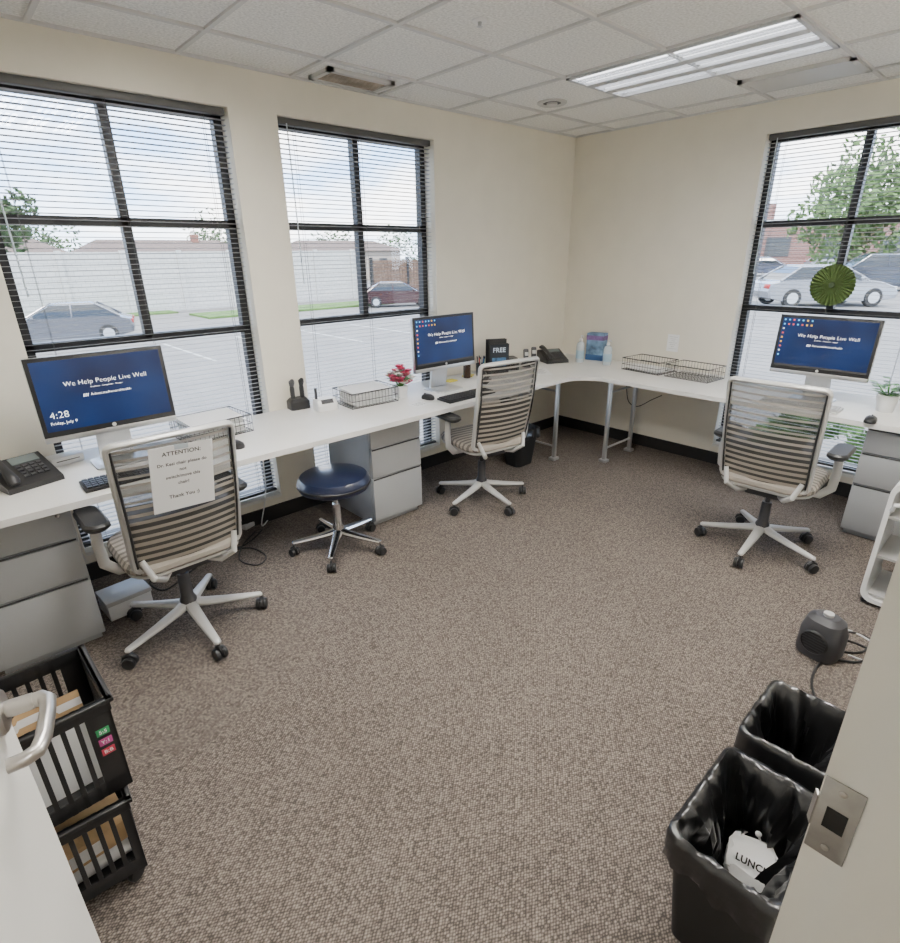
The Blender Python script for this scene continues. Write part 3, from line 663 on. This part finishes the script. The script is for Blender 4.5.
def bin_(cx,cy,lb,seed,rz=0,sc=(1,1,1)):
    r=thing('waste_bin',lb,'bin',(cx,cy,0),rz,'black waste bins'); r.scale=sc
    q=MB(); R_=[rr(.27,.185,.025,.0,6),rr(.345,.245,.03,.37,6),rr(.355,.255,.032,.372,6),rr(.355,.255,.032,.382,6),rr(.338,.238,.03,.382,6),rr(.26,.175,.025,.008,6)]
    q.rings(R_); q.build('bin_body',m_blackm,r)
    q=MB(); liner(q,.355,.255,.032,[(.001,.290,.011,.018),(.003,.315,.010,.010),(.004,.345,.007,.004),(.005,.37,.005,.003),(.004,.389,.003,.003),(-.005,.394,.004,.003),(-.014,.38,.010,.005),(-.019,.35,.016,.007),(-.024,.31,.022,.009),(-.029,.26,.028,.011),(-.034,.21,.030,.013),(-.039,.16,.029,.014),(-.047,.115,.026,.015),(-.062,.080,.020,.015),(-.095,.055,.01,.010)],seed)
    q.build('bin_liner',m_liner,r,ang=75); return r
bin_(-3.385,-3.10,'black waste bin with liner nearest the door frame, holding a crumpled lunch bag',1)
bin_(-2.985,-3.085,'empty black lined waste bin standing behind the one with the lunch bag',2,0,(.82,.92,1))
r=thing('lunch_bag','crumpled white paper bag printed LUNCH inside the front waste bin','bag',(-3.365,-3.115,.165),rad(-62))
rn=random.Random(12); q=MB(); R_=[]
for i,(w_,d_,z) in enumerate(((.060,.016,0),(.100,.034,.015),(.108,.036,.035),(.104,.030,.055),(.110,.024,.075),(.092,.010,.092),(.060,.004,.105))):
    R_.append([(p[0]+rn.uniform(-.010,.010),p[1]+(rn.uniform(-.010,.004) if p[1]>0 else rn.uniform(-.002,.002)),p[2]+rn.uniform(-.009,.009)) for p in rr(w_,d_,.003,z,3)])
tl=TT(0,-.01,.0)@Matrix.Rotation(rad(-58),4,'X')@Matrix.Rotation(rad(14),4,'Y')
q.rings(R_,Mt=tl); q.build('bag_body',m_paper,r,ang=12)
text('LUNCH',.023,m_ink,r,tl@TT(0,-.0225,.042)@FRONT,off=.0007)
r=thing('plastic_spoon','white plastic stick poking out of the front waste bin','spoon',(-3.295,-3.15,.15),.3)
q=MB(); q.tube([(0,0,0),(.03,.04,.08)],.003,6); q.build('stick',m_white,r)
q=MB(); q.lathe([(.001,0),(.007,.004),(.008,.010),(.001,.018)],12,c=(.031,.041,.075)); q.build('bowl',m_white,r)
r=thing('under_desk_bin','small black waste bin on the carpet under the worktop','bin',(-1.16,-.46,0))
q=MB(); q.rings([rr(.2,.16,.04,0),rr(.28,.22,.05,.3),rr(.29,.23,.05,.31),rr(.265,.205,.05,.31),rr(.19,.15,.04,.01)]); q.build('bin_body',m_blackm,r)
q=MB(); liner(q,.29,.23,.05,[(.002,.24,.010,.012),(.005,.31,.003,.002),(-.01,.32,.003,.003),(-.03,.25,.018,.008),(-.05,.12,.016,.01)],5,7); q.build('bin_liner',m_liner,r,ang=60)
# ---------------------------------------------------------------- crates
def crate(loc,rz,lb,w_,d_,h,casters):
    r=thing('plastic_crate',lb,'crate',loc,rz,'stacked black plastic crates'); z0=.055 if casters else 0
    q=MB(); a,b=w_/2,d_/2; t=.007
    q.bb(-a+.01,a-.01,-b+.01,b-.01,z0,z0+.008)
    for (zz0,zz1,e) in ((z0,z0+.045,0),(z0+h-.04,z0+h,.004),(z0+h-.012,z0+h,.012)):
        for s in (-1,1):
            q.bb(s*(a+e),s*(a-t),-b-e,b+e,zz0,zz1,.002); q.bb(-a-e,a+e,s*(b+e),s*(b-t),zz0,zz1,.002)
    for s in (-1,1):
        for u in (-1,1): q.bb(s*a,s*(a-(.022 if casters else .058)),u*b,u*(b-t),z0,z0+h); q.bb(s*a,s*(a-t),u*b,u*(b-.03),z0,z0+h)
        k=-a+.045
        while k<a-(.03 if casters else .065): q.bb(k-.0055,k+.0055,s*b,s*(b-t),z0,z0+h); k+=.030
        k=-b+.050
        while k<b-.035: q.bb(s*a,s*(a-t),k-.006,k+.006,z0,z0+h); k+=.030
    q.build('crate_body',m_black,r)
    if casters:
        for s in (-1,1):
            for u in (-1,1): caster(r,s*(a-.04),u*(b-.04),.6*s,.024)
    return r
cr2=crate((-4.68,-1.775,0),rad(-3),'lower black plastic crate on casters beside the open door',.42,.29,.27,True)
cr1=crate((-4.665,-1.765,.327),rad(2),'upper black plastic crate with coloured stickers, stacked on the wheeled one',.42,.27,.30,False)
for k,(s,c) in enumerate((('5:5',(.03,.35,.12)),('Y:1',(.55,.08,.3)),('B:B',(.5,.04,.08)))):
    mt=TT(.181,-.1365,.206-k*.032)
    q=MB(); q.box((0,0,0),(.030,.0015,.021),bev=.0005); q.v=[mt@v for v in q.v]; st=q.build('sticker',M('sticker %d'%k,c,.5),cr1)
    text(s,.015,m_paper,st,mt@TT(0,-.0012,0)@FRONT,off=.0002)
lean=Matrix.Rotation(rad(-14),4,'X')
for k in range(5):
    r=thing('manila_folder','tan card folder leaning in the upper crate','folder',(-4.605,-1.83+k*.022,.337),rad(2),'folders standing in the upper crate')
    ty=.008*k; sh=.02*(k%2)
    q=MB(); q.add([(-.11,0,0),(.11,0,0),(.11,.004,.17+ty),(.06-sh,.004,.17+ty),(.05-sh,.004,.185+ty),(-.03,.004,.185+ty),(-.04,.004,.17+ty),(-.11,.004,.17+ty)],[list(range(8))],lean); q.build('front_leaf',m_manila if k%3 else m_paper,r,False)
    q=MB(); q.add([(-.11,.001,0),(.11,.001,0),(.11,.008,.175+ty),(-.11,.008,.175+ty)],[[0,1,2,3]],lean); q.build('back_leaf',m_paper if k%2 else m_manila,r,False)
for k in range(3):
    r=thing('paper_roll','white paper roll lying in the lower crate','roll',(-4.60,-1.85+k*.07,.095),0,'paper rolls in the lower crate')
    q=MB(); q.lathe([(.012,-.1),(.03,-.1),(.03,.1),(.012,.1)],20,Mt=Matrix.Rotation(pi/2,4,'Y')); q.build('roll',m_paper,r)
    q=MB(); q.lathe([(.012,-.1),(.0121,.1)],14,Mt=Matrix.Rotation(pi/2,4,'Y'),cap=False); q.build('core',m_manila,r)
r=thing('paper_packet','tan paper packet resting on the white rolls in the lower crate','packet',(-4.60,-1.79,.128),rad(4))
q=MB(); q.bb(-.11,.11,-.09,.09,0,.07,.006); q.build('wrapper',m_manila,r)
q=MB(); q.bb(-.04,.04,-.0915,-.09,.015,.055); q.build('packet_label',m_paper,r,False)
# ---------------------------------------------------------------- floor devices right
def smooth(pts):
    out=[]; n=len(pts); V=[Vector(p) for p in pts]
    for i in range(n-1):
        p0=V[max(i-1,0)];p1=V[i];p2=V[i+1];p3=V[min(i+2,n-1)]
        for k in range(6):
            t=k/6; out.append(.5*((2*p1)+(p2-p0)*t+(2*p0-5*p1+4*p2-p3)*t*t+(3*p1-p0-3*p2+p3)*t**3))
    out.append(V[-1]); return out
def cord(pts,rad_,mat,parent):
    inv=(Matrix.Translation(parent.location)@Matrix.Rotation(parent.rotation_euler.z,4,'Z')).inverted()
    q=MB(); q.tube([inv@p for p in smooth(pts)],rad_,6); return q.build('power_cord',mat,parent)
def fp(px,py,z=.006): v=P(px,py,z); return (v.x,v.y,z)
p=P(818,652,0); ht=thing('space_heater','small dark grey personal heater standing on the carpet by the bins','heater',(p.x,p.y,0),rad(-100))
q=MB(); q.rings([rr(.15,.14,.05,0),rr(.165,.155,.055,.02),rr(.165,.15,.055,.12),rr(.14,.12,.05,.175),rr(.09,.07,.03,.195)]); q.build('casing',m_dgrey,ht)
q=MB(); q.lathe([(.05,0),(.056,.006),(.05,.012)],28,Mt=TT(0,-.074,.09)@Matrix.Rotation(pi/2,4,'X'),cap=False)
for k in range(7): q.box((0,-.079,.05+k*.0133),(2*math.sqrt(max(.0001,.05**2-(k*.0133-.04)**2)),.003,.004))
q.build('front_grille',m_black,ht)
q=MB(); q.lathe([(.02,0),(.02,.014),(.001,.016)],20,c=(0,0,.193)); q.build('dial',m_plat,ht)
cord([fp(836,640),fp(850,632),fp(870,640),fp(862,652),fp(838,650),fp(845,640),fp(872,652),fp(858,662),fp(825,660),fp(812,680),fp(820,705),fp(845,715)],.005,m_cord,ht)
cord([fp(842,628),fp(862,636),fp(880,650),fp(872,662),fp(848,655)],.004,m_wcord,ht)
ps=thing('power_strip','beige power strip on the carpet under the worktop near the stool','power strip',fp(258,522,.0),rad(20))
q=MB(); q.box((0,0,.018),(.26,.05,.034),bev=.006); q.build('housing',m_plat,ps)
for k in range(5): q=MB(); q.box((-.09+k*.045,0,.0355),(.026,.03,.002)); q.build('socket',m_dgrey,ps,False)
cord([fp(200,560),fp(225,552),fp(250,548),fp(266,556),fp(258,565),fp(240,560),fp(243,545),fp(255,532)],.004,m_cord,ps)
cord([(-3.2,-.06,.6),(-3.22,-.07,.25),(-3.3,-.12,.05),fp(268,520)],.004,m_wcord,ps)
cord([(-3.85,-.05,.6),(-3.83,-.08,.2),(-3.80,-.25,.01),fp(175,575),fp(150,582),fp(165,590),fp(190,572),fp(220,548),fp(240,530)],.0045,m_cord,ps)
cord([(-3.75,-.05,.55),(-3.72,-.10,.12),fp(215,538),fp(235,548),fp(252,540),fp(262,530)],.004,m_cord,ps)
cord([(-.03,-.75,.55),(-.05,-.8,.4),(-.06,-.9,.37),(-.04,-1.02,.45),(-.03,-1.1,.5)],.004,m_cord,tp)
r=thing('paper_box','small white box on the carpet between the left pedestal and the chair','box',(-4.17,-.42,0),rad(5))
q=MB(); q.bb(-.10,.10,-.08,.08,0,.10,.003); q.build('carton',m_white,r)
q=MB(); q.bb(-.104,.104,-.084,.084,.08,.104,.003); q.build('lid',m_plat,r)
r=thing('white_plastic_cart','tall white plastic cart with rounded frame standing behind the door frame','cart',(-1.45,-3.09,0),0)
def vr(x,w_,h,rd,zc): return [(x,p[0],zc+p[1]) for p in rr(w_,h,rd,0,6)]
q=MB(); q.rings([vr(0,.27,.64,.06,.34),vr(.34,.27,.64,.06,.34),vr(.34,.23,.60,.05,.34),vr(0,.23,.60,.05,.34)],closed=True); q.build('shell',m_white,r)
for z in (.05,.26,.47):
    q=MB(); q.bb(.02,.33,-.117,.117,z,z+.012); q.build('shelf',m_plat,r,False)
q=MB(); q.tube([(.0,-.11,.52),(-.03,-.10,.56),(-.035,0,.58),(-.03,.10,.56),(0,.11,.52)],.010,8); q.build('front_handle',m_white,r)
for s in (-1,1):
    for u in (.04,.3): caster(r,u,s*.1,.5,.012)
# ---------------------------------------------------------------- outdoors
def gz(x,y):
    a=math.degrees(math.atan2(y+3.3,x+4.5)); t=max(0,min(1,(a-25)/20)); return -.3-t*1.0
v=[];f=[];NX=60;X0,X1,Y0,Y1=-80,120,-60,120
for j in range(NX+1):
    for i in range(NX+1):
        x=X0+(X1-X0)*i/NX;y=Y0+(Y1-Y0)*j/NX; z=gz(x,y) if (x>.5 or y>.5) else -1.3
        v.append((x,y,min(z,-.3)))
for j in range(NX):
    for i in range(NX): a=j*(NX+1)+i; f.append([a,a+1,a+NX+2,a+NX+1])
q=MB(); q.add(v,f); o=S('ground_asphalt',q,M('asphalt',(.17,.162,.152),.9,var=.12,scale=.8),smooth=True)
q=MB(); q.bb(6,30,26.5,29.5,-1.33,-1.2); q.bb(-30,6,31.2,32.9,-1.33,-1.22); S('ground_lawn',q,M('lawn',(.07,.14,.025),.9,var=.3,scale=2))
q=MB()
for k in range(14): q.bb(-12+k*2.7,-11.9+k*2.7,14,19,-1.3,-1.29)
S('ground_marking',q,M('lot paint',(.40,.40,.38),.8))
q=MB(); q.bb(-35,20,33,33.3,-1.3,2.0)
for k in range(19): q.bb(-35+k*3,-34.7+k*3,32.9,33,-1.3,2.08)
o=q.build('boundary_wall',brick('pale block wall',(.50,.485,.45),(.44,.43,.40),(.33,.33,.31),1.2),smooth=False); tag(o,'long pale block wall across the parking lot','wall')
r=thing('gate_enclosure','brown slatted enclosure at the end of the pale block wall','enclosure',(23.5,32,gz(23,32)))
q=MB()
for k in range(24): q.bb(-3.3+k*.28,-3.06+k*.28,0,.05,.1,2.6)
q.build('slat_panel',M('brown boards',(.12,.07,.045),.8,var=.2,scale=3),r,False)
for s in (-3.35,0,3.4): q=MB(); q.bb(s-.1,s+.1,-.05,.15,0,2.8); q.build('post',m_bronze,r,False)
def car(loc,rz,col,lb,h=1.0):
    r=thing('parked_car',lb,'car',loc,rz,'cars parked outside'); pm=M('car paint',col,.25,.4,coat=.5)
    side=[(-2.28,.34),(-2.34,.55),(-2.27,.82),(-1.75,.95*h),(-1.0,.96*h),(1.0,.94*h),(1.75,.84*h),(2.2,.68),(2.32,.5),(2.28,.3),(1.75,.22),(-1.75,.22)]
    q=MB(); R_=[]
    for y,s in ((-.89,.96),(-.86,.985),(-.75,1),(.75,1),(.86,.985),(.89,.96)):
        R_.append([(x*s,y,(z if abs(y)>.8 else z+.015)) for x,z in side])
    q.rings(R_); b=q.build('car_body',pm,r,ang=28)
    top=1.43*h
    q=MB(); R_=[]
    for z,xa,xb,hy in ((.92*h,-1.85,1.2,.80),((.92*h+top)/2,-1.52,.78,.73),(top-.04,-1.12,.36,.62)):
        R_.append([(xa,-hy,z),(xb-.1,-hy,z),(xb,-hy*.7,z),(xb,hy*.7,z),(xb-.1,hy,z),(xa,hy,z)])
    q.rings(R_); g=q.build('window_glass',m_cglass,r,False)
    q=MB(); q.rings([[(-1.15,-.63,top-.045),(.36,-.63,top-.045),(.36,.63,top-.045),(-1.15,.63,top-.045)],[(-1.0,-.5,top+.02),(.2,-.5,top+.02),(.2,.5,top+.02),(-1.0,.5,top+.02)]]); q.build('roof',pm,r)
    for s in (-1,1):
        for a,b_ in (((-1.9,.93*h),(-1.14,top-.03)),((1.2,.93*h),(.36,top-.03)),((-.35,.93*h),(-.38,top-.03))):
            q=MB(); q.tube([(a[0],s*.815,a[1]),((a[0]+b_[0])/2,s*.745,(a[1]+b_[1])/2),(b_[0],s*.635,b_[1])],.035,6); q.build('pillar',pm,r)
    for x in (-1.42,1.45):
        for s in (-1,1):
            q=MB(); q.lathe([(.001,-.1),(.30,-.1),(.33,-.07),(.33,.07),(.30,.1),(.001,.1)],24,Mt=TT(x,s*.82,.33)@Matrix.Rotation(pi/2,4,'X')); wl=q.build('wheel',m_tire,r)
            q=MB(); q.lathe([(.001,-.108),(.2,-.108),(.2,-.10),(.2,.10),(.2,.108),(.001,.108)],10,Mt=TT(x,s*.82,.33)@Matrix.Rotation(pi/2,4,'X')); q.build('hub_cap',m_sil,wl)
    for s in (-1,1):
        q=MB(); q.box((-2.27,s*.68,.74),(.1,.32,.15),bev=.02); q.build('tail_lamp',m_red,r)
        q=MB(); q.box((2.18,s*.66,.64),(.16,.34,.12),bev=.02); q.build('head_lamp',m_plat,r)
        q=MB(); q.box((.85,s*.95,.98*h),(.12,.16,.1),bev=.03); q.build('mirror',pm,r)
    return r
def cloc(px,py,zg): v=P(px,py,zg); return (v.x,v.y,zg)
car(cloc(70,342,-1.3),rad(165),(.10,.105,.12),'silver grey car parked alone outside the leftmost window')
l=cloc(398,306,-1.3); car((l[0],l[1],gz(l[0],l[1])),rad(-30),(.035,.008,.008),'dark maroon car parked by the brown enclosure')
l=cloc(815,306,-.32); car((l[0],l[1],gz(l[0],l[1])),rad(-44),(.24,.25,.27),'silver sedan seen just below the paper rosette outside')
l=cloc(884,291,-.32); car((l[0],l[1],gz(l[0],l[1])),rad(-60),(.03,.035,.05),'dark sport utility car outside behind the silver sedan',1.2)
l=cloc(762,276,-.32); car((l[0],l[1],gz(l[0],l[1])),rad(-60),(.06,.07,.11),'small dark blue car far off at the left edge of the rosette window')
l=cloc(800,270,-.32); car((l[0]+6,l[1]-1,gz(l[0]+6,l[1]-1)),rad(-50),(.3,.3,.31),'pale grey car parked before the brick building')
m_roof=M('brown shingle',(.12,.085,.07),.9,var=.2,scale=4); m_side=M('tan siding',(.36,.30,.24),.85)
def house(x,y,w_,lb):
    r=thing('house',lb,'house',(x,y,-1.3),0,'houses beyond the pale wall')
    q=MB(); q.bb(-w_/2,w_/2,0,8,0,3.6); q.build('house_walls',m_side,r,False)
    q=MB(); q.rings([[(-w_/2-.5,-.5,3.5),(w_/2+.5,-.5,3.5),(w_/2+.5,8.5,3.5),(-w_/2-.5,8.5,3.5)],[(-w_/2+1.5,3.9,4.75),(w_/2-1.5,3.9,4.75),(w_/2-1.5,4.1,4.75),(-w_/2+1.5,4.1,4.75)]]); rf=q.build('roof',m_roof,r,False)
    q=MB(); q.bb(w_*.2,w_*.2+.7,3,3.7,3.9,5.3); q.build('chimney',M('chimney brick',(.22,.10,.07),.9),rf,False)
    for k in (-.3,0,.3): q=MB(); q.bb(w_*k-.6,w_*k+.6,-.03,.0,1.3,2.6); q.build('house_window',m_cglass,r,False)
house(-1,58,13,'brown-roofed house farthest left beyond the pale wall'); house(15.5,60,15,'brown-roofed house in the middle beyond the pale wall'); house(36,58,14,'brown-roofed house beyond the brown enclosure')
def leaves(q,rn,n,cl,ls,base):
    for k in range(n):
        c,rr_=rn.choice(cl); d=Vector((rn.gauss(0,1),rn.gauss(0,1),rn.gauss(0,1))).normalized()*rr_*rn.uniform(.6,1); p_=c+d+base
        u=Vector((rn.gauss(0,1),rn.gauss(0,1),rn.gauss(0,1))).normalized(); w_=u.orthogonal().normalized(); q.add([p_-u*ls,p_-w_*ls*.6,p_+u*ls,p_+w_*ls*.6],[[0,1,2,3]])
def tree(x,y,zc,rc,lb,seed,n=1500,ls=.3,col=None):
    g=gz(x,y); r=thing('leafy_tree',lb,'tree',(x,y,g),0,'trees outside'); rn=random.Random(seed)
    q=MB(); q.tube([(0,0,0),(.1,0,(zc-g)*.5),(0,.1,zc-g)],[.25,.18,.08],8); q.build('trunk',m_bark,r)
    q=MB(); cl=[(Vector((rn.gauss(0,.42),rn.gauss(0,.42),rn.gauss(0,.42)))*rc,rc*rn.uniform(.35,.6)) for _ in range(16)]
    leaves(q,rn,n,cl,ls,Vector((0,0,zc-g)))
    q.build('crown',col or m_tree,r,False)
m_tree=M('tree leaves',(.035,.07,.018),.8,var=.5,scale=1.5); m_treel=M('light tree leaves',(.085,.15,.04),.8,var=.4,scale=1.5)
tree(-.1,44,4.3,1.9,'dark green tree at the far left above the pale wall',1,1600,.25)
tree(41.4,7.5,5.2,3.4,'light green leafy tree beyond the silver sedan',2,3200,.24,m_treel)
tree(7,80,2.6,3.4,'dark tree behind the gap between two brown-roofed houses',3,700)
for k,(x,y) in enumerate(((-8,80),(27,80),(46,80),(58,78))): tree(x,y,2.8,3.6,['round tree behind the leftmost house','round tree between two brown roofs','round tree above the brown enclosure','round tree farthest right behind the enclosure'][k],10+k,700)
m_shrub=M('shrub leaves',(.09,.20,.035),.7,var=.4,scale=5)
for k,(x,y) in enumerate(((1.0,-1.9),(1.0,-2.65))):
    r=thing('leafy_shrub',['low green shrub outside the rosette window nearer the corner','low green shrub outside the rosette window nearer the pedestal'][k],'shrub',(x,y,-.3),0,'shrubs planted outside the rosette window'); rn=random.Random(40+k)
    q=MB()
    for j in range(6): q.tube([(0,0,0),(rn.uniform(-.12,.12),rn.uniform(-.12,.12),.35),(rn.uniform(-.2,.2),rn.uniform(-.2,.2),.6)],[.012,.009,.004],5)
    q.build('stems',m_bark,r)
    q=MB(); cl=[(Vector((rn.uniform(-.2,.2),rn.uniform(-.25,.25),rn.uniform(.2,.6))),rn.uniform(.12,.2)) for _ in range(10)]
    leaves(q,rn,1300,cl,.04,Vector((0,0,0))); q.build('foliage',m_shrub,r,False)
r=thing('brick_building','long red brick building with flat roof beyond the parked cars','building',(78,19,-.3),rad(-43))
q=MB(); q.bb(-32,28,0,14,0,5.0); q.bb(-24,-6,1,12,5,7.2); q.build('brick_walls',brick('red brick',(.20,.09,.07),(.17,.07,.055),(.28,.23,.21),1.0),r,False)
q=MB(); q.bb(-32.3,28.3,-.3,14.3,5.0,5.35); q.build('roof_edge',m_plat,r,False)
for k in range(8): q=MB(); q.bb(-28+k*7,-25+k*7,-.06,0,1.2,3.4); q.build('building_window',m_cglass,r,False)
# ---------------------------------------------------------------- world and sun
wd=bpy.data.worlds.new('sky'); bpy.context.scene.world=wd; wd.use_nodes=True; t=wd.node_tree; N=t.nodes; L=t.links; bg=N['Background']
tc=N.new('ShaderNodeTexCoord'); sp=N.new('ShaderNodeSeparateXYZ'); L.new(tc.outputs['Generated'],sp.inputs[0])
r1=N.new('ShaderNodeValToRGB'); e=r1.color_ramp.elements; e[0].position=0; e[0].color=(.52,.70,.93,1); e[1].position=.3; e[1].color=(.13,.35,.80,1)
k=e.new(.7); k.color=(.55,.66,.82,1); L.new(sp.outputs[2],r1.inputs[0])
mp=N.new('ShaderNodeMapping'); mp.inputs['Scale'].default_value=(1,1,2.6); L.new(tc.outputs['Generated'],mp.inputs[0])
n=N.new('ShaderNodeTexNoise'); n.inputs['Scale'].default_value=3.6; n.inputs['Detail'].default_value=6; n.inputs['Roughness'].default_value=.55; L.new(mp.outputs[0],n.inputs['Vector'])
r2=N.new('ShaderNodeValToRGB'); r2.color_ramp.elements[0].position=.45; r2.color_ramp.elements[1].position=.63; L.new(n.outputs['Fac'],r2.inputs[0])
mx=N.new('ShaderNodeMix'); mx.data_type='RGBA'; L.new(r2.outputs[0],mx.inputs['Factor']); L.new(r1.outputs[0],mx.inputs['A']); mx.inputs['B'].default_value=(1,1,1,1)
L.new(mx.outputs['Result'],bg.inputs['Color']); bg.inputs['Strength'].default_value=8.2
sd=bpy.data.lights.new('sun','SUN'); sd.energy=6.0; sd.angle=rad(12); sd.color=(1,.97,.92); so=bpy.data.objects.new('sun',sd); COL.objects.link(so)
so.rotation_euler=Vector((.45,.5,-.75)).to_track_quat('-Z','Y').to_euler()
